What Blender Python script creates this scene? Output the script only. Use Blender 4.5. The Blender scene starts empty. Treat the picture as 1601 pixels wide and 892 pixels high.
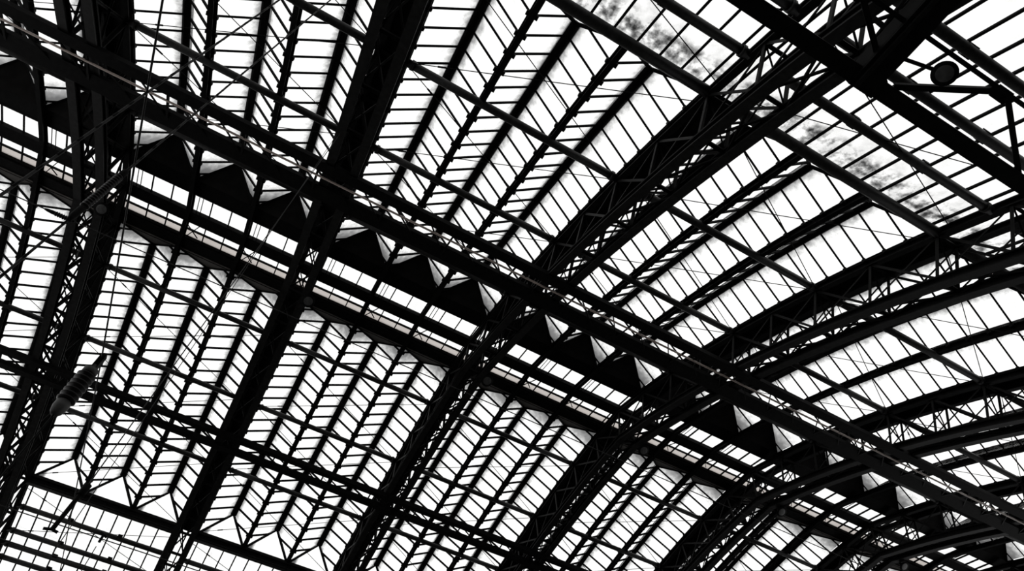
import bpy, math, random
from mathutils import Matrix, Vector

random.seed(7)
scene = bpy.context.scene
col = scene.collection

# ------------------------------------------------------------------ camera, sky, exposure
FPX = 1006.69                                   # focal length in pixels of the 1601 px wide frame
CAM = Vector((20.4, 10.192, 1.7))
ROT = Matrix(((0.47491898664897964, -0.6657905118139859, -0.5754780191273834),
              (0.8750370831109601, 0.4268203219264513, 0.2283298402996492),
              (0.0936058721500372, -0.6120027836285317, 0.7852964621911648)))   # columns: image right, image down, view
cam_data = bpy.data.cameras.new('camera')
cam_data.sensor_width = 36.0
cam_data.lens = FPX / 1601 * 36.0
cam_data.clip_end = 500
cam = bpy.data.objects.new('camera', cam_data)
col.objects.link(cam)
m = ROT @ Matrix(((1, 0, 0), (0, -1, 0), (0, 0, -1)))
cam.matrix_world = Matrix.Translation(CAM) @ m.to_4x4()
scene.camera = cam

world = bpy.data.worlds.new('overcast_sky')
scene.world = world
world.use_nodes = True
bg = world.node_tree.nodes['Background']
bg.inputs['Color'].default_value = (1.0, 1.0, 1.0, 1)
bg.inputs['Strength'].default_value = 1.15
scene.view_settings.view_transform = 'Standard'
scene.view_settings.look = 'None'
scene.view_settings.gamma = 1.0
scene.view_settings.exposure = 0.0
scene.view_settings.use_curve_mapping = False


# ------------------------------------------------------------------ materials
def new_mat(name):
    mt = bpy.data.materials.new(name)
    mt.use_nodes = True
    nt = mt.node_tree
    for n in list(nt.nodes):
        nt.nodes.remove(n)
    out = nt.nodes.new('ShaderNodeOutputMaterial')
    return mt, nt, out


def steel(name, c0, c1, rough=0.55, scale=6.0, spec=0.3):
    mt, nt, out = new_mat(name)
    b = nt.nodes.new('ShaderNodeBsdfPrincipled')
    tc = nt.nodes.new('ShaderNodeTexCoord')
    nz = nt.nodes.new('ShaderNodeTexNoise')
    nz.inputs['Scale'].default_value = scale
    nz.inputs['Detail'].default_value = 5
    rp = nt.nodes.new('ShaderNodeValToRGB')
    rp.color_ramp.elements[0].position = 0.35
    rp.color_ramp.elements[1].position = 0.7
    rp.color_ramp.elements[0].color = (*c0, 1)
    rp.color_ramp.elements[1].color = (*c1, 1)
    nt.links.new(tc.outputs['Object'], nz.inputs['Vector'])
    nt.links.new(nz.outputs['Fac'], rp.inputs['Fac'])
    nt.links.new(rp.outputs['Color'], b.inputs['Base Color'])
    b.inputs['Roughness'].default_value = rough
    b.inputs['Specular IOR Level'].default_value = spec
    nt.links.new(b.outputs['BSDF'], out.inputs['Surface'])
    return mt


def glass(name, dirt_lo, dirt_hi, dirt_col, ridge_dirt=0.0, band=None, tint=(0.985, 0.985, 0.98)):
    """Thin clear pane with a film of dirt. u runs along the roof slope, v from the low edge (0) to the high edge (1)."""
    mt, nt, out = new_mat(name)
    N, L = nt.nodes.new, nt.links.new
    tr = N('ShaderNodeBsdfTransparent'); tr.inputs['Color'].default_value = (*tint, 1)
    tl = N('ShaderNodeBsdfTranslucent'); tl.inputs['Color'].default_value = (*dirt_col, 1)
    gl = N('ShaderNodeBsdfGlossy'); gl.inputs['Roughness'].default_value = 0.05
    gl.inputs['Color'].default_value = (0.9, 0.9, 0.9, 1)
    lw = N('ShaderNodeLayerWeight'); lw.inputs['Blend'].default_value = 0.5
    pw = N('ShaderNodeMath'); pw.operation = 'POWER'; L(lw.outputs['Facing'], pw.inputs[0]); pw.inputs[1].default_value = 5.0
    fr = N('ShaderNodeMath'); fr.operation = 'MULTIPLY_ADD'; L(pw.outputs[0], fr.inputs[0]); fr.inputs[1].default_value = 0.06; fr.inputs[2].default_value = 0.006
    geo = N('ShaderNodeNewGeometry')
    nz = N('ShaderNodeTexNoise'); nz.inputs['Scale'].default_value = 1.6
    nz.inputs['Detail'].default_value = 6; nz.inputs['Roughness'].default_value = 0.65
    L(geo.outputs['Position'], nz.inputs['Vector'])
    mr = N('ShaderNodeMapRange')
    mr.inputs['From Min'].default_value = 0.45; mr.inputs['From Max'].default_value = 0.78
    mr.inputs['To Min'].default_value = dirt_lo; mr.inputs['To Max'].default_value = dirt_hi
    L(nz.outputs['Fac'], mr.inputs['Value'])
    fac = mr.outputs['Result']
    uv = N('ShaderNodeUVMap'); uv.uv_map = 'UVMap'
    sep = N('ShaderNodeSeparateXYZ'); L(uv.outputs['UV'], sep.inputs['Vector'])
    if ridge_dirt:
        # soot that gathers along the ridge capping, ragged at its edge
        add = N('ShaderNodeMath'); add.operation = 'MULTIPLY_ADD'
        n2 = N('ShaderNodeTexNoise'); n2.inputs['Scale'].default_value = 5.0; n2.inputs['Detail'].default_value = 5
        L(geo.outputs['Position'], n2.inputs['Vector'])
        L(n2.outputs['Fac'], add.inputs[0]); add.inputs[1].default_value = 0.28
        L(sep.outputs['Y'], add.inputs[2])
        r2 = N('ShaderNodeMapRange')
        r2.inputs['From Min'].default_value = 0.82; r2.inputs['From Max'].default_value = 1.12
        r2.inputs['To Min'].default_value = 0.0; r2.inputs['To Max'].default_value = ridge_dirt
        r2.interpolation_type = 'SMOOTHSTEP'
        L(add.outputs[0], r2.inputs['Value'])
        mx = N('ShaderNodeMath'); mx.operation = 'MAXIMUM'
        L(fac, mx.inputs[0]); L(r2.outputs['Result'], mx.inputs[1]); fac = mx.outputs[0]
        # grime washed into the end of the furrow beside the closing plates
        e1 = N('ShaderNodeMath'); e1.operation = 'MULTIPLY_ADD'; L(n2.outputs['Fac'], e1.inputs[0]); e1.inputs[1].default_value = 0.05; L(sep.outputs['X'], e1.inputs[2])
        e2 = N('ShaderNodeMapRange'); e2.interpolation_type = 'SMOOTHSTEP'
        e2.inputs['From Min'].default_value = 0.245; e2.inputs['From Max'].default_value = 0.160
        e2.inputs['To Min'].default_value = 0.0; e2.inputs['To Max'].default_value = 0.97
        L(e1.outputs[0], e2.inputs['Value'])
        ex = N('ShaderNodeMath'); ex.operation = 'MAXIMUM'; L(fac, ex.inputs[0]); L(e2.outputs['Result'], ex.inputs[1]); fac = ex.outputs[0]
    if band:
        # heavy stains (leaves, soot) lying across the pane at band[0], width band[1]
        n3 = N('ShaderNodeTexNoise'); n3.inputs['Scale'].default_value = 2.6; n3.inputs['Detail'].default_value = 7
        n3.inputs['Roughness'].default_value = 0.6
        L(geo.outputs['Position'], n3.inputs['Vector'])
        s3 = N('ShaderNodeMapRange')
        s3.inputs['From Min'].default_value = 0.42; s3.inputs['From Max'].default_value = 0.66
        L(n3.outputs['Fac'], s3.inputs['Value'])
        d3 = N('ShaderNodeMath'); d3.operation = 'SUBTRACT'; L(sep.outputs['Y'], d3.inputs[0]); d3.inputs[1].default_value = band[0]
        a3 = N('ShaderNodeMath'); a3.operation = 'ABSOLUTE'; L(d3.outputs[0], a3.inputs[0])
        b3 = N('ShaderNodeMapRange'); b3.interpolation_type = 'SMOOTHSTEP'
        b3.inputs['From Min'].default_value = band[1]; b3.inputs['From Max'].default_value = band[1] * 0.2
        b3.inputs['To Min'].default_value = 0.0; b3.inputs['To Max'].default_value = band[2]
        L(a3.outputs[0], b3.inputs['Value'])
        m3 = N('ShaderNodeMath'); m3.operation = 'MULTIPLY'; L(s3.outputs['Result'], m3.inputs[0]); L(b3.outputs['Result'], m3.inputs[1])
        x3 = N('ShaderNodeMath'); x3.operation = 'MAXIMUM'; L(fac, x3.inputs[0]); L(m3.outputs[0], x3.inputs[1]); fac = x3.outputs[0]
    mix1 = N('ShaderNodeMixShader'); L(fac, mix1.inputs['Fac']); L(tr.outputs[0], mix1.inputs[1]); L(tl.outputs[0], mix1.inputs[2])
    mix2 = N('ShaderNodeMixShader'); L(fr.outputs[0], mix2.inputs['Fac']); L(mix1.outputs[0], mix2.inputs[1]); L(gl.outputs[0], mix2.inputs[2])
    L(mix2.outputs[0], out.inputs['Surface'])
    return mt


M = {
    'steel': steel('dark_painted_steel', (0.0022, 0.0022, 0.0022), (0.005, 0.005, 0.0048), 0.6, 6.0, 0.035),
    'tube': steel('highlight_lifted_tube_steel', (0.009, 0.009, 0.0085), (0.019, 0.0185, 0.018), 0.5, 9.0, 0.18),  # lighter than the plain steel: the tubes' highlights are put into the colour
    'flange': steel('lit_underside_flange_steel', (0.0042, 0.0042, 0.004), (0.0095, 0.0093, 0.009), 0.55, 7.0, 0.055),  # steel tone raised in colour to stand for light on the undersides
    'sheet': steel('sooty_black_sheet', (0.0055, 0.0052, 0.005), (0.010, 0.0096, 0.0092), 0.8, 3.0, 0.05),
    'hip_sheet': steel('bounce_lit_grey_brown_sheet', (0.05, 0.046, 0.043), (0.085, 0.078, 0.073), 0.75, 3.0, 0.1),  # the closing sheet with light bounced from below painted into its colour
    'pipe': steel('bare_copper_brown_pipe', (0.30, 0.24, 0.21), (0.46, 0.39, 0.35), 0.35, 4.0, 0.5),
    'rope': steel('grey_weathered_cable', (0.008, 0.008, 0.008), (0.022, 0.0215, 0.021), 0.6, 30.0, 0.15),
    'porcelain': steel('dark_brown_glazed_insulator', (0.004, 0.0036, 0.0035), (0.008, 0.007, 0.0068), 0.35, 8.0, 0.12),
    'cap': steel('galvanised_grey_cap', (0.022, 0.022, 0.0215), (0.045, 0.044, 0.043), 0.5, 14.0, 0.2),
    'lens': steel('dusty_grey_lamp_glass', (0.022, 0.022, 0.022), (0.045, 0.045, 0.044), 0.4, 10.0, 0.3),
    'concrete': steel('grey_platform_paving', (0.09, 0.09, 0.088), (0.14, 0.138, 0.135), 0.85, 1.5, 0.2),
    'masonry': steel('dark_brick_side_wall', (0.03, 0.028, 0.026), (0.06, 0.055, 0.05), 0.9, 2.0, 0.2),
    'glass': glass('clear_roof_glass', 0.0, 0.10, (0.36, 0.36, 0.36), ridge_dirt=0.85),
    'glass_flat': glass('clear_flat_roof_glass', 0.0, 0.16, (0.5, 0.5, 0.5)),
    'glass_stained': glass('stained_roof_glass', 0.02, 0.25, (0.13, 0.13, 0.13), band=(0.30, 0.45, 0.97)),
    'glass_frost': glass('dusty_beige_glass', 0.75, 0.95, (0.62, 0.585, 0.56)),
}

# ------------------------------------------------------------------ roof geometry
BAY, WID, NU = 8.5, 1.0, 3
UNIT = (BAY - WID) / NU                          # one ridge-and-furrow unit
VAL, RISES = 0.22, {1: 0.98, -1: 0.85}                            # glass height over the purlin line at valley and at ridge
X_IN, X_IN_R, X_OUT, X_OUT_R = 1.95, 2.95, 16.4, 15.35
ARCHES = range(-1, 8)
BAYS = range(-1, 7)


def prof(x):
    a = abs(x)
    z = 23.95 - 0.1297 * a - 0.0105 * a * a
    if a > 19:
        z -= 0.02 * (a - 19) ** 2
    if a > 24:
        z -= 0.05 * (a - 24) ** 2
    return z


def slope(x):
    return (prof(x + 0.005) - prof(x - 0.005)) / 0.01


def off(x, d):
    """Point at distance d inside the purlin line."""
    s = slope(x)
    k = math.hypot(1, s)
    return Vector((x + d * s / k, 0, prof(x) - d / k))


# how an arch or a bay is told from the others: by the things that hang there
ARCH_NAME = {-1: 'one bay before the ribbed insulator', 0: 'standing behind the ribbed insulator', 1: 'carrying the twisted hanging ropes',
             2: 'above the broad cross girder', 3: 'first past the broad cross girder', 4: 'second past the broad cross girder',
             5: 'third past the broad cross girder', 6: 'fourth past the broad cross girder', 7: 'fifth past the broad cross girder'}
BAY_NAME = {-1: 'bay before the insulator arch', 0: 'bay between insulator and rope arches', 1: 'bay between rope and girder arches',
            2: 'first bay past the cross girder', 3: 'second bay past the cross girder', 4: 'third bay past the cross girder',
            5: 'fourth bay past the cross girder', 6: 'fifth bay past the cross girder'}


def ridge_pos(k, u):
    if u == 1:
        return 'middle one'
    return 'girder-side one' if (u == 2) == (k < 2) else 'outer one'


# ------------------------------------------------------------------ helpers
def mesh_obj(name, verts, faces, mat, parent=None, loc=None, smooth=False, uvs=None):
    me = bpy.data.meshes.new(name)
    me.from_pydata([tuple(v) for v in verts], [], faces)
    me.materials.append(M[mat])
    if uvs:
        ul = me.uv_layers.new(name='UVMap')
        for lp in me.loops:
            ul.data[lp.index].uv = uvs[lp.vertex_index]
    if smooth:
        for p in me.polygons:
            p.use_smooth = True
    me.update()
    return link(name, me, parent, loc)


def link(name, me, parent=None, loc=None):
    o = bpy.data.objects.new(name, me)
    col.objects.link(o)
    if parent:
        o.parent = parent
    if loc is not None:
        o.location = loc
    return o


def tag(o, label, cat, group=None, kind=None):
    o['label'] = label
    o['category'] = cat
    if group:
        o['group'] = group
    if kind:
        o['kind'] = kind
    return o


def thing(name, loc, label, cat, group=None, kind=None):
    o = bpy.data.objects.new(name, None)
    o.empty_display_size = 0.3
    col.objects.link(o)
    o.location = loc
    return tag(o, label, cat, group, kind)


def copy_tree(o, parent=None, loc=None, label=None, group=None):
    c = o.copy()
    col.objects.link(c)
    c.parent = parent
    if loc is not None:
        c.location = loc
    if label:
        c['label'] = label
    if group:
        c['group'] = group
    for ch in o.children:
        copy_tree(ch, c)
    return c


def unit_mesh(name, prof2d, mat, smooth=False):
    """Prism of unit length along +X with the 2-D cross-section prof2d (y, z)."""
    n = len(prof2d)
    v = [(0, y, z) for y, z in prof2d] + [(1, y, z) for y, z in prof2d]
    f = [(i, (i + 1) % n, n + (i + 1) % n, n + i) for i in range(n)]
    f += [tuple(range(n - 1, -1, -1)), tuple(range(n, 2 * n))]
    me = bpy.data.meshes.new(name)
    me.from_pydata(v, [], f)
    me.materials.append(M[mat])
    if smooth:
        for p in me.polygons[:n]:
            p.use_smooth = True
    return me


T = 0.18
ANGLE = [(-.5, -.5), (.5, -.5), (.5, -.5 + T), (-.5 + T, -.5 + T), (-.5 + T, .5), (-.5, .5)]
IBEAM = [(-.5, -.5), (.5, -.5), (.5, -.34), (.12, -.34), (.12, .34), (.5, .34), (.5, .5), (-.5, .5), (-.5, .34), (-.12, .34), (-.12, -.34), (-.5, -.34)]
TEE = [(-.5, -.5), (.5, -.5), (.5, -.2), (.15, -.2), (.15, .5), (-.15, .5), (-.15, -.2), (-.5, -.2)]
ROUND = [(.5 * math.cos(a * math.pi / 5), .5 * math.sin(a * math.pi / 5)) for a in range(10)]
UM = {(k, mt): unit_mesh(k + '_' + mt, p, mt, k == 'round')
      for k, p in (('angle', ANGLE), ('ibeam', IBEAM), ('tee', TEE), ('round', ROUND))
      for mt in ('steel', 'tube', 'flange', 'rope', 'pipe', 'cap')}


def bar(name, a, b, w, h, parent=None, shape='angle', mat='steel', up=(0, 0, 1), org=None):
    """Straight member from a to b (world), w wide and h deep, built from a shared section mesh."""
    a, b = Vector(a), Vector(b)
    d = b - a
    ln = d.length
    d.normalize()
    u = Vector(up)
    y = u.cross(d)
    if y.length < 1e-4:
        y = Vector((0, 1, 0)).cross(d)
    y.normalize()
    z = d.cross(y)
    o = bpy.data.objects.new(name, UM[(shape, mat)])
    col.objects.link(o)
    if parent:
        o.parent = parent
        a = a - (Vector(org) if org is not None else parent.location)
    mt = Matrix.Identity(4)
    for i in range(3):
        mt[i][0] = d[i] * ln
        mt[i][1] = y[i] * w
        mt[i][2] = z[i] * h
        mt[i][3] = a[i]
    o.matrix_basis = mt
    return o


def sweep(name, path, sect, mat, parent=None, org=(0, 0, 0)):
    """Sweep a (y, n) section along a path in the XZ plane; n is measured along the outward normal."""
    org = Vector(org)
    n = len(sect)
    vs, fs = [], []
    for i, p in enumerate(path):
        a = path[max(i - 1, 0)]
        b = path[min(i + 1, len(path) - 1)]
        t = (b - a).normalized()
        nn = Vector((-t.z, 0, t.x))
        if nn.z < 0:
            nn = -nn
        for (y, k) in sect:
            vs.append(p + nn * k + Vector((0, y, 0)) - org)
    for i in range(len(path) - 1):
        for j in range(n):
            q = (j + 1) % n
            fs.append((i * n + j, i * n + q, (i + 1) * n + q, (i + 1) * n + j))
    fs += [tuple(range(n - 1, -1, -1)), tuple((len(path) - 1) * n + j for j in range(n))]
    return mesh_obj(name, vs, fs, mat, parent)


def isect(w, h, tw=0.05, tf=0.05):
    return [(-w / 2, -h / 2), (w / 2, -h / 2), (w / 2, -h / 2 + tf), (tw / 2, -h / 2 + tf), (tw / 2, h / 2 - tf), (w / 2, h / 2 - tf),
            (w / 2, h / 2), (-w / 2, h / 2), (-w / 2, h / 2 - tf), (-tw / 2, h / 2 - tf), (-tw / 2, -h / 2 + tf), (-w / 2, -h / 2 + tf)]


def rsect(w, h):
    return [(-w / 2, -h / 2), (w / 2, -h / 2), (w / 2, h / 2), (-w / 2, h / 2)]


def boxes(name, items, mat, parent=None, org=(0, 0, 0)):
    """Many tiny blocks (centre, size) joined into one mesh."""
    vs, fs = [], []
    org = Vector(org)
    for c, s in items:
        b = len(vs)
        for dx in (-.5, .5):
            for dy in (-.5, .5):
                for dz in (-.5, .5):
                    vs.append((c[0] + dx * s[0] - org.x, c[1] + dy * s[1] - org.y, c[2] + dz * s[2] - org.z))
        fs += [tuple(b + i for i in q) for q in ((0, 1, 3, 2), (4, 6, 7, 5), (0, 4, 5, 1), (2, 3, 7, 6), (0, 2, 6, 4), (1, 5, 7, 3))]
    return mesh_obj(name, vs, fs, mat, parent)


def slab(name, pts, uv, mat, parent, thick=0.012):
    """Pane: polygon pts (parent space) given a small thickness."""
    n = len(pts)
    nn = (pts[1] - pts[0]).cross(pts[2] - pts[0]).normalized() * thick
    vs = list(pts) + [p + nn for p in pts]
    fs = [tuple(range(n - 1, -1, -1)), tuple(range(n, 2 * n))] + [(i, (i + 1) % n, n + (i + 1) % n, n + i) for i in range(n)]
    return mesh_obj(name, vs, fs, mat, parent, uvs=list(uv) * 2)


def lathe(name, rings, mat, parent=None, loc=None, n=20, axis=None):
    """Surface of revolution about Z from (radius, z) rings; axis turns +Z to another direction."""
    vs, fs = [], []
    q = Vector((0, 0, 1)).rotation_difference(Vector(axis)).to_matrix() if axis else Matrix.Identity(3)
    for r, z in rings:
        for i in range(n):
            a = 2 * math.pi * i / n
            vs.append(q @ Vector((r * math.cos(a), r * math.sin(a), z)))
    for k in range(len(rings) - 1):
        for i in range(n):
            j = (i + 1) % n
            fs.append((k * n + i, k * n + j, (k + 1) * n + j, (k + 1) * n + i))
    fs += [tuple(range(n - 1, -1, -1)), tuple((len(rings) - 1) * n + i for i in range(n))]
    return mesh_obj(name, vs, fs, mat, parent, loc, smooth=True)


# ------------------------------------------------------------------ ground and side walls
Y0, Y1 = -14.0, 66.0
fl = mesh_obj('floor', [(-36, Y0, 0), (36, Y0, 0), (36, Y1, 0), (-36, Y1, 0), (-36, Y0, -.3), (36, Y0, -.3), (36, Y1, -.3), (-36, Y1, -.3)],
              [(0, 1, 2, 3), (7, 6, 5, 4), (0, 4, 5, 1), (1, 5, 6, 2), (2, 6, 7, 3), (3, 7, 4, 0)], 'concrete')
tag(fl, 'grey paved station floor under the train shed', 'floor', kind='structure')
for side, nm in ((1, 'wall_east'), (-1, 'wall_west')):
    w = boxes(nm, [((side * 34.2, (Y0 + Y1) / 2, 8.0), (0.5, Y1 - Y0, 16.0))], 'masonry')
    tag(w, 'dark brick side wall of the train shed', 'wall', kind='structure')

# ------------------------------------------------------------------ arches
NODES = [2.1, 4.2, 6.2, 8.2, 10.2, 12.2, 14.3, 16.4, 18.3, 20.2, 22.2, 24.2, 26.1, 27.8, 29.3, 30.7, 32.0]
NODES = [-x for x in reversed(NODES)] + [0.0] + NODES
DEPTH, YO, YI = 1.76, 0.40, 0.42


def make_arch():
    org = Vector((0, 0, 0))
    t = thing('lattice_arch', org,
              'dark riveted box-lattice steel arch rib spanning the glazed train shed roof', 'arch',
              'lattice arches carrying the roof')
    fine = [i * 0.8 - 32.0 for i in range(81)]
    po = [off(x, 0.02) for x in fine]
    pi = [off(x, DEPTH) for x in fine]
    for s in (-1, 1):
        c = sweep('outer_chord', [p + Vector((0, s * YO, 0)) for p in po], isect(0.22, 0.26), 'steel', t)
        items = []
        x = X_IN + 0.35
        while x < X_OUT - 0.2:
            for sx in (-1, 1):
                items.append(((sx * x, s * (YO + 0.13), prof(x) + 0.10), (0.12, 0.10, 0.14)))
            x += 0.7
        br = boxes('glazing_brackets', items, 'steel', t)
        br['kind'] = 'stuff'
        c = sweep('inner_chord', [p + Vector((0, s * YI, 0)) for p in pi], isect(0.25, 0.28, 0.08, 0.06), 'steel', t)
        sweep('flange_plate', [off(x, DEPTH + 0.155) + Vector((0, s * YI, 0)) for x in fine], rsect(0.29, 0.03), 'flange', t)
    for i, x in enumerate(NODES):
        a, b = off(x, 0.1), off(x, DEPTH - 0.1)
        for s in (-1, 1):
            ya = Vector((0, s * YO, 0))
            yb = Vector((0, s * YI, 0))
            bar('post', a + ya, b + yb, 0.12, 0.10, t, up=(1, 0, 0), mat='flange')
            if i + 1 < len(NODES):
                a2, b2 = off(NODES[i + 1], 0.1), off(NODES[i + 1], DEPTH - 0.1)
                bar('diagonal', a + ya, b2 + yb, 0.085, 0.085, t, up=(0, 1, 0), mat='flange')
                bar('diagonal', b + yb, a2 + ya, 0.06, 0.06, t, up=(0, 1, 0), mat='flange')
        bar('tie', b + Vector((0, -YI, 0)), b + Vector((0, YI, 0)), 0.10, 0.10, t)
        bar('tie', a + Vector((0, -YO, 0)), a + Vector((0, YO, 0)), 0.10, 0.10, t)
        bar('frame_brace', a + Vector((0, -YO, 0)), b + Vector((0, YI, 0)), 0.05, 0.05, t, up=(1, 0, 0))
        if i + 1 < len(NODES):
            b, b2 = off(x, DEPTH), off(NODES[i + 1], DEPTH)
            for s in (-1, 1):
                bar('soffit_brace', b + Vector((0, s * YI, 0)), b2 + Vector((0, -s * YI, 0)), 0.06, 0.06, t)
    # black sheeting between the outer chords, only where the ridge-and-furrow glazing runs
    for sx in (-1, 1):
        xs = [X_IN + (X_OUT - X_IN) * i / 20 for i in range(21)]
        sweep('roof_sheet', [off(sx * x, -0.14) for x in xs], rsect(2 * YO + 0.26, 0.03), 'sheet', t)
        boxes('base_block', [((sx * 31.6, 0, 1.25), (2.2, 1.5, 2.5))], 'masonry', t)
    return t


arch = make_arch()
for k in ARCHES:
    a = copy_tree(arch, None, (0, k * BAY, 0)) if k else arch
    a['label'] = 'dark box-lattice steel arch rib ' + ARCH_NAME[k]


# ------------------------------------------------------------------ ridge-and-furrow skylights
def clip(poly, fn):
    out = []
    for i, p in enumerate(poly):
        q = poly[(i + 1) % len(poly)]
        fp, fq = fn(p), fn(q)
        if fp >= 0:
            out.append(p)
        if (fp >= 0) != (fq >= 0):
            k = fp / (fp - fq)
            out.append((p[0] + (q[0] - p[0]) * k, p[1] + (q[1] - p[1]) * k))
    return out


STEP = 0.70
BAR_X = [X_IN + 0.35 + STEP * i for i in range(21)]


def make_skylight(sx, label, group):
    """One ridge with its two glazed slopes; local y from 0 (valley) over UNIT/2 (ridge) to UNIT (valley)."""
    xc = sx * 9.2
    RISE = RISES[sx]
    org = Vector((xc, 0, prof(9.2)))
    t = thing('ridge_skylight', org, label, 'skylight', group)

    def P(x, tt, f, dz=0.0):                     # x along the slope, tt 0 valley .. 1 ridge, f which slope
        y = UNIT / 2 * tt if f == 0 else UNIT - UNIT / 2 * tt
        sl = slope(x)
        k = math.hypot(1, sl)                    # the ridge stands square to the roof slope
        return Vector((sx * (x - RISE * tt * sl / k), y, prof(x) + VAL + RISE * tt / k + dz)) - org
    lo = lambda p: p[0] - (X_IN + (X_IN_R - X_IN) * p[1])
    hi = lambda p: (X_OUT + (X_OUT_R - X_OUT) * p[1]) - p[0]
    edges = [X_IN] + BAR_X + [X_OUT]
    for f in (0, 1):
        for a, b in zip(edges[:-1], edges[1:]):
            poly = clip(clip([(a, 0), (b, 0), (b, 1), (a, 1)], lo), hi)
            if len(poly) < 3:
                continue
            clean = [p for i, p in enumerate(poly) if math.dist(p, poly[i - 1]) > 1e-3]
            if len(clean) < 3:
                continue
            slab('pane', [P(x, tt, f) for x, tt in clean], [(x / 16.0, tt) for x, tt in clean], 'glass', t)
        for x in BAR_X:
            t1 = 1.0
            if x < X_IN_R:
                t1 = (x - X_IN) / (X_IN_R - X_IN)
            if x > X_OUT_R:
                t1 = min(t1, (X_OUT - x) / (X_OUT - X_OUT_R))
            if t1 > 0.12:
                bar('glazing_bar', P(x, 0.0, f, -0.045) + org, P(x, t1, f, -0.045) + org, 0.062, 0.10, t, 'tee')
        # hip bars at both ends
        bar('hip_bar', P(X_IN, 0, f, -0.02) + org, P(X_IN_R, 1, f, -0.02) + org, 0.09, 0.12, t, 'tee')
        bar('hip_bar', P(X_OUT, 0, f, -0.02) + org, P(X_OUT_R, 1, f, -0.02) + org, 0.11, 0.12, t, 'tee')
    xs = [X_IN_R + (X_OUT_R - X_IN_R) * i / 14 for i in range(15)]
    path = [P(x, 1, 0, -0.06) + org for x in xs]
    sweep('ridge_beam', path, [(-0.165, -0.05), (-0.07, -0.12), (0.07, -0.12), (0.165, -0.05), (0.165, 0.05), (0.0, 0.13), (-0.165, 0.05)], 'steel', t, org)
    # closing sheet towards the crown, hipped glass triangle towards the eaves
    tri = [P(X_IN, 0, 0), P(X_IN, 0, 1), P(X_IN_R, 1, 0)]
    if sx < 0:
        tri = [tri[1], tri[0], tri[2]]
    slab('gable_plate', tri, [(0, 0), (1, 0), (.5, 1)], 'sheet' if sx > 0 else 'hip_sheet', t, 0.03)  # far plates take the copy lightened for bounced light
    tri = [P(X_OUT, 0, 0), P(X_OUT, 0, 1), P(X_OUT_R, 1, 0)]
    if sx > 0:
        tri = [tri[1], tri[0], tri[2]]
    slab('hip_pane', tri, [(0, 0), (1, 0), (.5, .6)], 'glass', t)
    return t


proto = {}
for sx, lab, grp in ((1, 'black-gabled glass roof ridge', 'ridge skylights above the wide catwalk'),
                     (-1, 'grey-hipped glass roof ridge', 'ridge skylights above the narrow catwalk')):
    for k in BAYS:
        for u in range(NU):
            y = k * BAY + WID / 2 + u * UNIT
            if sx not in proto:
                proto[sx] = make_skylight(sx, lab, grp)
                proto[sx].location.y = y
                o = proto[sx]
            else:
                p = proto[sx]
                o = copy_tree(p, None, (p.location.x, y, p.location.z))
            o['label'] = '%s, %s in the %s' % (lab, ridge_pos(k, u), BAY_NAME[k])


# ------------------------------------------------------------------ valley rafters
def make_rafter():
    org = Vector((0, 0, prof(0)))
    t = thing('valley_rafter', org, 'slim curved roof rafter with toothed glazing brackets in the furrow between two glass ridges', 'rafter',
              'valley rafters between the arches')
    fine = [-X_OUT + 2 * X_OUT * i / 60 for i in range(61)]
    sweep('web', [Vector((x, 0, prof(x) + 0.12)) for x in fine], isect(0.17, 0.24, 0.05, 0.04), 'steel', t, org)
    sweep('gutter', [Vector((x, 0, prof(x) + 0.235)) for x in fine], rsect(0.24, 0.02), 'steel', t, org)
    items = []
    for x in BAR_X:
        for sx in (-1, 1):
            for s in (-1, 1):
                items.append(((sx * x, s * 0.12, prof(x) + 0.165), (0.13, 0.12, 0.12)))
    b = boxes('glazing_brackets', items, 'steel', t, org)
    b['kind'] = 'stuff'
    return t


raf = None
for k in BAYS:
    for u in (1, 2):
        y = k * BAY + WID / 2 + u * UNIT
        if raf is None:
            raf = make_rafter()
            raf.location.y = y
            o = raf
        else:
            o = copy_tree(raf, None, (0, y, raf.location.z))
        o['label'] = 'toothed valley rafter, %s one in the %s' % ('girder-side' if (u == 2) == (k < 2) else 'other', BAY_NAME[k])


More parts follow.
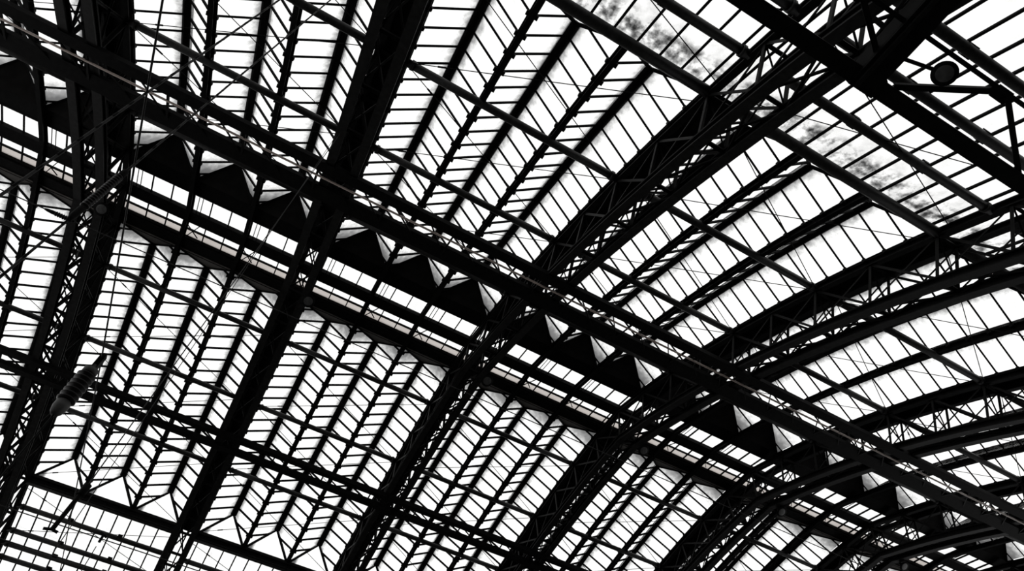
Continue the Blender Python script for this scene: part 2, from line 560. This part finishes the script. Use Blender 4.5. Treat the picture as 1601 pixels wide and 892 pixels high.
# ------------------------------------------------------------------ purlins between the arches
def purlin(x, r, label, group, box=False):
    first = None
    for k in BAYS:
        a = Vector((x, k * BAY + 0.5, prof(x) - 0.04))
        ln = BAY - 1.0
        if first is None:
            t = thing('purlin' if not box else 'eaves_girder', a, label, 'purlin' if not box else 'girder', group)
            if not box:
                n = 14
                rings = [(r * 1.0, -0.06), (r, ln + 0.06)]
                tube = lathe('tube', rings, 'tube', t, None, n, (0, 1, 0))
                for yy in (0.12, ln - 0.22):
                    lathe('collar', [(r * 1.25, 0), (r * 1.25, 0.10)], 'tube', tube, (0, yy, 0), n, (0, 1, 0))
                for yy in (UNIT, 2 * UNIT):
                    boxes('rafter_seat', [((0, yy, 0.08), (0.30, 0.22, 0.18))], 'steel', t)
            elif x > 0:
                lathe('lower_tube', [(r, -0.06), (r, ln + 0.06)], 'tube', t, None, 14, (0, 1, 0))
                boxes('kerb', [((0.0, ln / 2, 0.19), (0.14, ln + 0.1, 0.14))], 'steel', t)
            else:
                sec = [(-0.20, -0.16), (0.20, -0.16), (0.20, -0.10), (0.10, -0.10), (0.10, 0.10), (0.26, 0.10), (0.26, 0.24), (-0.26, 0.24), (-0.26, 0.10), (-0.10, 0.10), (-0.10, -0.10), (-0.20, -0.10)]
                vs = [(p, -0.06, q) for p, q in sec] + [(p, ln + 0.06, q) for p, q in sec]
                n = len(sec)
                fs = [(i, (i + 1) % n, n + (i + 1) % n, n + i) for i in range(n)] + [tuple(range(n - 1, -1, -1)), tuple(range(n, 2 * n))]
                mesh_obj('web', vs, fs, 'flange', t)
                lathe('lower_tube', [(0.11, -0.06), (0.11, ln + 0.06)], 'tube', t, (0, 0, -0.15), 12, (0, 1, 0))
            first = o = t
        else:
            o = copy_tree(first, None, a)
        o['label'] = label + ', ' + BAY_NAME[k]


EAST = [(4.2, 0.12, 'tube purlin under the black gables'),
        (8.2, 0.13, 'tube purlin above the wide catwalk'),
        (12.2, 0.13, 'tube purlin nearest the stained strip')]
WEST = [(-4.2, 0.12, 'tube purlin below the grey crown hips'),
        (-8.2, 0.12, 'tube purlin above the narrow catwalk'),
        (-12.2, 0.12, 'tube purlin below the narrow catwalk')]
for x, r, lab in EAST + WEST:
    purlin(x, r, lab, 'purlins: ' + lab[12:])
purlin(16.4, 0.165, 'heavy girder along the stained glass strip', 'gutter beams by the stained glass strip', True)
purlin(-16.4, 0.15, 'heavy girder below the hipped glass ends', 'gutter beams below the hipped ends', True)
E_STRIP = [16.4, 17.80, 19.22, 20.46, 22.0, 23.8]
W_STRIP = [-16.4, -17.85, -19.15, -19.86, -20.53, -22.0, -24.0]
ordn = ['first', 'second', 'third', 'fourth', 'fifth', 'sixth']
for i, x in enumerate(E_STRIP[1:]):
    purlin(x, 0.13, '%s tube purlin outside the stained-strip girder' % ordn[i], '%s purlins of the stained strip' % ordn[i])
for i, x in enumerate(W_STRIP[1:]):
    purlin(x, 0.125, '%s tube purlin below the hipped-end girder' % ordn[i], '%s purlins below the hipped ends' % ordn[i])


# ------------------------------------------------------------------ flat glazed strips along the eaves
def strip(xa, xb, label, group, mat):
    first = None
    n = 12
    for k in BAYS:
        y = k * BAY + 0.5 - 0.5
        org = Vector((xa, y, prof(xa)))
        if first:
            copy_tree(first, None, org, label + ', ' + BAY_NAME[k])
            continue
        t = thing('flat_skylight', org, label + ', ' + BAY_NAME[k], 'skylight', group)
        w = BAY / n
        za, zb = prof(xa) + 0.22, prof(xb) + 0.22
        for i in range(n):
            pts = [Vector((xa, i * w + y, za)), Vector((xa, (i + 1) * w + y, za)), Vector((xb, (i + 1) * w + y, zb)), Vector((xb, i * w + y, zb))]
            if xb > xa:
                pts = [pts[0], pts[3], pts[2], pts[1]]
                uv = [(0, 0), (0, 1), (1, 1), (1, 0)]
            else:
                uv = [(0, 0), (1, 0), (1, 1), (0, 1)]
            slab('pane', [p - org for p in pts], uv, mat, t)
            bar('glazing_bar', (xa, i * w + y, za - 0.05), (xb, i * w + y, zb - 0.05), 0.07, 0.09, t, 'tee')
        first = t


for i, (a, b) in enumerate(zip(E_STRIP[:-1], E_STRIP[1:])):
    strip(a, b, 'flat roof glazing with dark stains' if i == 0 else
          '%s clear flat glazing outside the stained strip' % ordn[i - 1],
          'stained flat strips' if i == 0 else '%s flat strips outside the stained one' % ordn[i - 1], 'glass_stained' if i == 0 else 'glass_flat')
for i, (a, b) in enumerate(zip(W_STRIP[:-1], W_STRIP[1:])):
    strip(a, b, '%s flat glazing below the hipped ends' % ordn[i], '%s flat strips below the hipped ends' % ordn[i], 'glass_flat')


# ------------------------------------------------------------------ crown lantern
def make_lantern():
    org = Vector((0, 0, prof(0)))
    t = thing('crown_lantern', org, 'low glazed crown lantern between black gable plates and grey hipped sheets', 'lantern', 'crown lantern bays along the ridge')
    zc = 24.24
    zs = lambda x: zc - 0.05 * abs(x + 0.2)

    def rail(name, xa, xb, z, h, mat='steel'):
        boxes(name, [(((xa + xb) / 2, BAY / 2, z), (abs(xb - xa), BAY, h))], mat, t, org)
    rail('gutter_board', 1.10, 1.97, 24.10, 0.10)
    rail('gutter_rail', 1.02, 1.12, 24.16, 0.24)
    rail('crown_beam', -0.55, 0.06, 24.16, 0.22)
    rail('gutter_rail', -1.52, -1.42, 24.12, 0.22)
    rail('gutter_board', -2.12, -1.46, 23.97, 0.12)
    rail('transom', -1.06, -1.00, 24.18, 0.09)
    n = 9
    pad = WID / 2
    w = (BAY - 2 * pad) / n
    ys = [-0.0, pad] + [pad + w * (i + 1) for i in range(n)] + [BAY]
    for i, (a, b) in enumerate(zip(ys[:-1], ys[1:])):
        for xa, xb, mat in ((0.04, 1.06, 'glass_flat'), (-1.03, -0.53, 'glass_flat'), (-1.46, -1.03, 'glass_frost')):
            pts = [Vector((xa, a, zs(xa))), Vector((xb, a, zs(xb))), Vector((xb, b, zs(xb))), Vector((xa, b, zs(xa)))]
            slab('pane' if mat != 'glass_frost' else 'frosted_pane', [p - org for p in pts], [(0, 0), (1, 0), (1, 1), (0, 1)], mat, t)
        bar('glazing_bar', (0.04, b, 24.19), (1.06, b, 24.15), 0.05, 0.09, t, 'tee')
        bar('glazing_bar', (-1.46, b, 24.13), (-0.53, b, 24.19), 0.05, 0.09, t, 'tee')
    for yv in (0.75, WID / 2 + UNIT + 0.30, WID / 2 + 2 * UNIT + 0.30):
        for d in (0.0, 0.16):
            bar('opener_rod', (0.04, yv + d, 24.08), (1.06, yv + d, 24.04), 0.035, 0.035, t, 'round')
    for u in (1, 2):
        yv = WID / 2 + u * UNIT
        for s in (-1, 1):
            bar('frame_brace', (-1.35, yv + 0.12 * s + 0.05, 24.1), (-0.6, yv + 0.32 * s + 0.25, 24.14), 0.035, 0.035, t)
            bar('frame_brace', (-0.75, yv + 0.08 * s, 24.1), (-1.3, yv + 0.35 * s + 0.25, 24.12), 0.035, 0.035, t)
    return t


lan = make_lantern()
for k in BAYS:
    o = copy_tree(lan, None, (0, k * BAY, lan.location.z)) if k else lan
    o['label'] = 'low glazed crown lantern over the ' + BAY_NAME[k]


# ------------------------------------------------------------------ wind bracing rods
def cross_brace(xa, xb, label, group):
    first = None
    for k in BAYS:
        y = k * BAY
        org = Vector(((xa + xb) / 2, y, prof((xa + xb) / 2)))
        if first:
            copy_tree(first, None, org, label + ', ' + BAY_NAME[k])
            continue
        t = thing('wind_brace', org, label + ', ' + BAY_NAME[k], 'brace', group)
        for a, b in ((xa, xb), (xb, xa)):
            p, q = Vector((a, y + 0.45, prof(a) - 0.10)), Vector((b, y + BAY - 0.45, prof(b) - 0.10))
            bar('rod', p, q, 0.028, 0.028, t, 'round')
            c = p.lerp(q, 0.12)
            bar('turnbuckle', c, p.lerp(q, 0.15), 0.06, 0.06, t, 'round')
        first = t


for a, b, w in ((4.2, 8.2, 'above the wide catwalk'), (8.2, 12.2, 'amid the black-gabled slope'),
                (12.2, 16.05, 'beside the stained strip'), (16.75, 19.17, 'under the stained strip'),
                (-4.2, -8.2, 'below the grey crown hips'), (-8.2, -12.2, 'over the narrow catwalk'),
                (-12.2, -16.05, 'above the hipped ends'), (-16.75, -19.15, 'below the hipped ends')):
    cross_brace(a, b, 'crossed tie rods ' + w, 'tie rods ' + w)


# ------------------------------------------------------------------ catwalks under the arches
def long_beam(name, x, z, w, h, parent, mat='steel', shape='ibeam', ya=-13.0, yb=62.0):
    return bar(name, (x, ya, z), (x, yb, z), w, h, parent, shape, mat)


def catwalk(xa, za, wa, xb, zb, wb, label, step, name='catwalk', phase=0.0):
    t = thing(name, ((xa + xb) / 2, -13.0, min(za, zb)), label, 'catwalk')
    for x, z, w in ((xa, za, wa), (xb, zb, wb)):
        o = boxes('side_beam', [((x, 24.5, z), (w, 75.0, 0.07)), ((x - w * .42, 24.5, z + 0.10), (0.03, 75.0, 0.20)), ((x + w * .42, 24.5, z + 0.10), (0.03, 75.0, 0.20))],
                  'steel', t, t.location)
    y = -12.5 + phase
    i = 0
    while y < 61:
        bar('cross_bar', (xa, y, za), (xb, y, zb), 0.07, 0.07, t)
        bar('diagonal', (xa, y + 0.1, za), (xb, y + step * 0.55, zb), 0.045, 0.045, t)
        bar('diagonal', (xa, y + step * 0.6, za), (xb, y + step, zb), 0.045, 0.045, t)
        y += step
        i += 1
    return t


catwalk(7.82, 20.19, 0.38, 6.57, 20.52, 0.58, 'wide open catwalk of two dark girders slung below the arches beside the brown pipe', UNIT, phase=.3)
catwalk(-8.36, 20.00, 0.32, -9.06, 19.80, 0.36, 'narrow catwalk of two close dark girders slung below the arches on the far slope', UNIT, phase=.8)
pp = thing('conduit_pipe', (7.36, -13, 20.28), 'thin brown metal pipe running along the wide catwalk', 'pipe')
bar('pipe_run', (7.36, -13, 20.28), (7.36, 62, 20.28), 0.075, 0.075, pp, 'round', 'pipe')
y = -12.2
while y < 61:
    bar('pipe_clip', (7.36, y, 20.33), (7.66, y, 20.26), 0.05, 0.03, pp)
    y += UNIT

GZ = 13.75                                       # soffit height of the gantry girders, below the arch
g = thing('gantry_catwalk', (19.24, -13, GZ), 'heavy dark girder catwalk with zigzag brace below the flat glass strips', 'catwalk')
boxes('main_girder', [((19.20, 24.5, GZ), (0.32, 75.0, 0.08)), ((19.06, 24.5, GZ + .18), (0.05, 75, 0.34)), ((19.32, 24.5, GZ + .10), (0.05, 75, 0.16))], 'steel', g, g.location)
boxes('outer_rail', [((20.26, 24.5, GZ + .03), (0.08, 75.0, 0.12))], 'steel', g, g.location)
y = 17.42 - 3.5 * 8
while y < 60:
    bar('diagonal', (19.36, y, GZ + .06), (20.22, y + 1.6, GZ + .03), 0.11, 0.10, g)
    bar('diagonal', (20.22, y + 1.8, GZ + .03), (19.3, y + 3.35, GZ + .06), 0.10, 0.10, g)
    boxes('gusset', [((20.2, y + 1.7, GZ + .03), (0.24, 0.34, 0.04))], 'steel', g, g.location)
    y += 3.5
tb = thing('transverse_girder', (21.3, 16.88, GZ), 'broad dark cross girder meeting the gantry catwalk beside the floodlight', 'girder')
boxes('soffit_plate', [((21.9, 16.88, GZ - .08), (5.7, 0.50, 0.05))], 'steel', tb, tb.location)
boxes('web_plate', [((21.9, 16.65, GZ + .12), (5.7, 0.04, 0.38))], 'steel', tb, tb.location)
boxes('web_plate', [((21.9, 17.11, GZ + .12), (5.7, 0.04, 0.38))], 'steel', tb, tb.location)
boxes('cable_tray', [((21.9, 16.75, GZ - .13), (5.7, 0.08, 0.06))], 'flange', tb, tb.location)
boxes('end_plate', [((19.05, 16.88, GZ + .10), (0.06, 0.55, 0.46))], 'steel', tb, tb.location)
for xx in (20.0, 22.0):
    bar('hanger', (xx, 16.88, GZ + .1), (xx, 16.88, off(xx + 1.0, DEPTH).z + .2), 0.10, 0.10, tb)


# ------------------------------------------------------------------ floodlights
def floodlight(loc, r, label, top, axis=(0.35, 0.1, -0.93), group=None):
    t = thing('floodlight', loc, label, 'lamp', group)
    h = lathe('housing', [(r * .30, -r * 1.1), (r * .38, -r * .8), (r * .62, -r * .55), (r * .97, -r * .1), (r, 0.0)], 'steel', t, None, 24, axis)
    lathe('lens', [(r * .96, 0.0), (r * .93, r * .03), (r * .5, r * .07), (r * .05, r * .09)], 'lens', h, None, 24, axis)
    lathe('rim', [(r * 1.04, -r * .06), (r * 1.07, 0.0), (r * 1.04, r * .05)], 'steel', h, None, 24, axis)
    bar('bracket', Vector(loc) - Vector(axis) * r * 0.9, top, 0.07, 0.07, t, 'round')
    return t


for k in ARCHES:
    yk = k * BAY
    floodlight((0.35, yk + 0.66, 21.72), 0.26, 'round floodlight at the crown of the arch ' + ARCH_NAME[k], (0.35, yk + 0.42, 22.2),
               axis=(0.55, 0.05, -0.83), group='floodlights at the crown')
floodlight((19.98, 17.76, 13.45), 0.20, 'round dusty floodlight beside the broad cross girder', (19.80, 17.10, GZ - .05), axis=(0.02, -0.45, -0.89))

# ------------------------------------------------------------------ hanging ropes, insulators and wires of the overhead line
def rope(name, a, b, d, label, cat='rope', shape='round', mat='rope', sag=0.0, n=1):
    a, b = Vector(a), Vector(b)
    t = thing(name, a, label, cat)
    if sag == 0:
        bar('strand', a, b, d, d, t, shape, mat)
    else:
        pts = [a.lerp(b, i / 12) - Vector((0, 0, sag * 4 * (i / 12) * (1 - i / 12))) for i in range(13)]
        for p, q in zip(pts[:-1], pts[1:]):
            bar('strand', p, q, d, d, t, shape, mat)
    return t


def insulator(loc, ln, r, discs, label, axis=None, cap='cap'):
    """Ribbed insulator standing upright on loc (its lower end)."""
    t = thing('insulator', loc, label, 'insulator')
    lathe('lower_cap', [(r * .35, -0.10), (r * .62, -0.06), (r * .78, 0.0), (r * .78, ln * .13), (r * .6, ln * .16)], cap, t, None, 20, axis)
    rings = []
    z0, z1 = ln * .15, ln * .86
    for i in range(discs):
        za = z0 + (z1 - z0) * i / discs
        dz = (z1 - z0) / discs
        rings += [(r * .72, za), (r, za + dz * .30), (r, za + dz * .48), (r * .74, za + dz * .75)]
    rings.append((r * .7, z1))
    lathe('ribbed_body', rings, 'porcelain', t, None, 20, axis)
    lathe('upper_cap', [(r * .6, ln * .85), (r * .80, ln * .87), (r * .80, ln * .98), (r * .35, ln * 1.02), (r * .3, ln * 1.1)], cap, t, None, 20, axis)
    return t


def bear(deg, el, dist):
    a = math.radians(deg)
    return Vector((CAM.x + dist * math.cos(a), CAM.y + dist * math.sin(a), CAM.z + dist * math.tan(math.radians(el))))


# insulator close overhead, on the span wire
D1 = 7.5
lo, hi = bear(-163.55, 29.2, D1), bear(-163.6, 32.5, D1)
ins = insulator(lo, hi.z - lo.z, 0.10, 7, 'stout ribbed dark insulator with grey end caps below the span wire')
top = bear(-163.6, 33.4, D1)
bar('shackle', hi - Vector((0, 0, .02)), top + Vector((0, 0, .06)), 0.09, 0.06, ins, 'ibeam')
bar('shackle_pin', top + Vector((-.10, 0, 0)), top + Vector((.10, 0.02, 0)), 0.05, 0.05, ins, 'round')
rope('span_wire', top, (33.9, 8.05, 6.45), 0.018, 'thin bare span wire leading from the ribbed insulator')
rope('stay_wire', top + Vector((-.02, 0, 0)), (-30, 7.6, 6.9), 0.016, 'thin stay wire leading from the ribbed insulator to the far side')
bar('drop_rod', lo - Vector((0, 0, .08)), lo - Vector((0, 0, 1.4)), 0.018, 0.018, ins, 'round')

# two twisted ropes slung from the second arch
for az, el0, nm, insu in ((-148.5, 12, 'twisted grey rope hanging clear from the arch', None), (-153.4, 12, 'twisted grey rope with a long rod insulator hanging from the arch', (40.6, 45.3))):
    dist = (CAM.y - 8.08) / abs(math.sin(math.radians(az)))
    b = bear(az, el0, dist)
    tz = off(b.x, DEPTH + 0.1).z
    t = rope('hanging_rope', Vector((b.x, b.y, tz)), b, 0.020, nm)
    h = (tz - b.z)
    for j in range(int(h / 0.22)):                # raised lay of the strands
        z = tz - 0.22 * j
        bar('lay', (b.x - 0.005, b.y, z), (b.x + 0.005, b.y, z - 0.18), 0.018, 0.018, t, 'round')
    if insu:
        p, q = bear(az, insu[0], dist), bear(az, insu[1], dist)
        k = insulator(p, q.z - p.z, 0.036, 16, 'long slim rod insulator set into the twisted rope', cap='steel')
# rope with the forked arm by the hipped ends
D4 = 11.0
a4, b4 = bear(-168.8, 58, D4), bear(-168.9, 20.5, D4)
tz = off(a4.x, DEPTH + 0.1).z
rope('dropper_wire', (a4.x, 8.1, tz), bear(-168.85, 25.4, D4), 0.02, 'thin dropper wire hanging down to the forked arm')
rope('dropper_wire', (a4.x - .15, 8.0, tz), bear(-169.6, 21.0, D4), 0.014, 'second thin wire hanging just behind the forked arm')
fa = thing('forked_arm', bear(-168.6, 22.2, D4), 'dark hanging arm with a forked foot below the hipped ridge ends', 'bracket')
bar('arm', bear(-168.6, 22.2, D4), bear(-168.8, 25.0, D4), 0.07, 0.07, fa, 'round')
bar('clamp', bear(-168.8, 24.8, D4), bear(-168.85, 25.6, D4), 0.12, 0.12, fa, 'round')
bar('foot', bear(-168.05, 22.1, D4), bear(-168.6, 22.25, D4), 0.05, 0.04, fa, 'round')
bar('foot', bear(-168.6, 22.25, D4), bear(-169.05, 22.2, D4), 0.05, 0.04, fa, 'round')
# T clamp on a dropper
tc = thing('dropper_clamp', bear(-171.8, 23.0, D4), 'small tee shaped clamp on a wire below the hipped ridge ends', 'clamp')
bar('cross_piece', bear(-171.6, 23.2, D4), bear(-172.2, 23.05, D4), 0.04, 0.04, tc, 'round')
bar('stem', bear(-171.9, 23.1, D4), bear(-171.9, 22.6, D4), 0.04, 0.04, tc, 'round')
bar('wire', bear(-171.9, 22.3, D4), bear(-172.2, 14, D4), 0.014, 0.014, tc, 'round', 'rope')
# wires along the tracks
for x, z, nm in ((13.1, 8.56, 'messenger wire above the hanging insulators'), (9.3, 6.0, 'contact wire beyond the hanging arm'), (9.0, 6.55, 'messenger wire beyond the hanging arm'), (7.6, 6.2, 'contact wire furthest from the hanging arm')):
    rope('track_wire', (x, -13, z), (x, 62, z), 0.016, 'thin overhead ' + nm, 'wire')
wi = insulator((13.1, 6.32, 8.56), 0.26, 0.035, 6, 'small ribbed insulator strung on the overhead wire by the rope insulator', axis=(0, 1, 0), cap='steel')
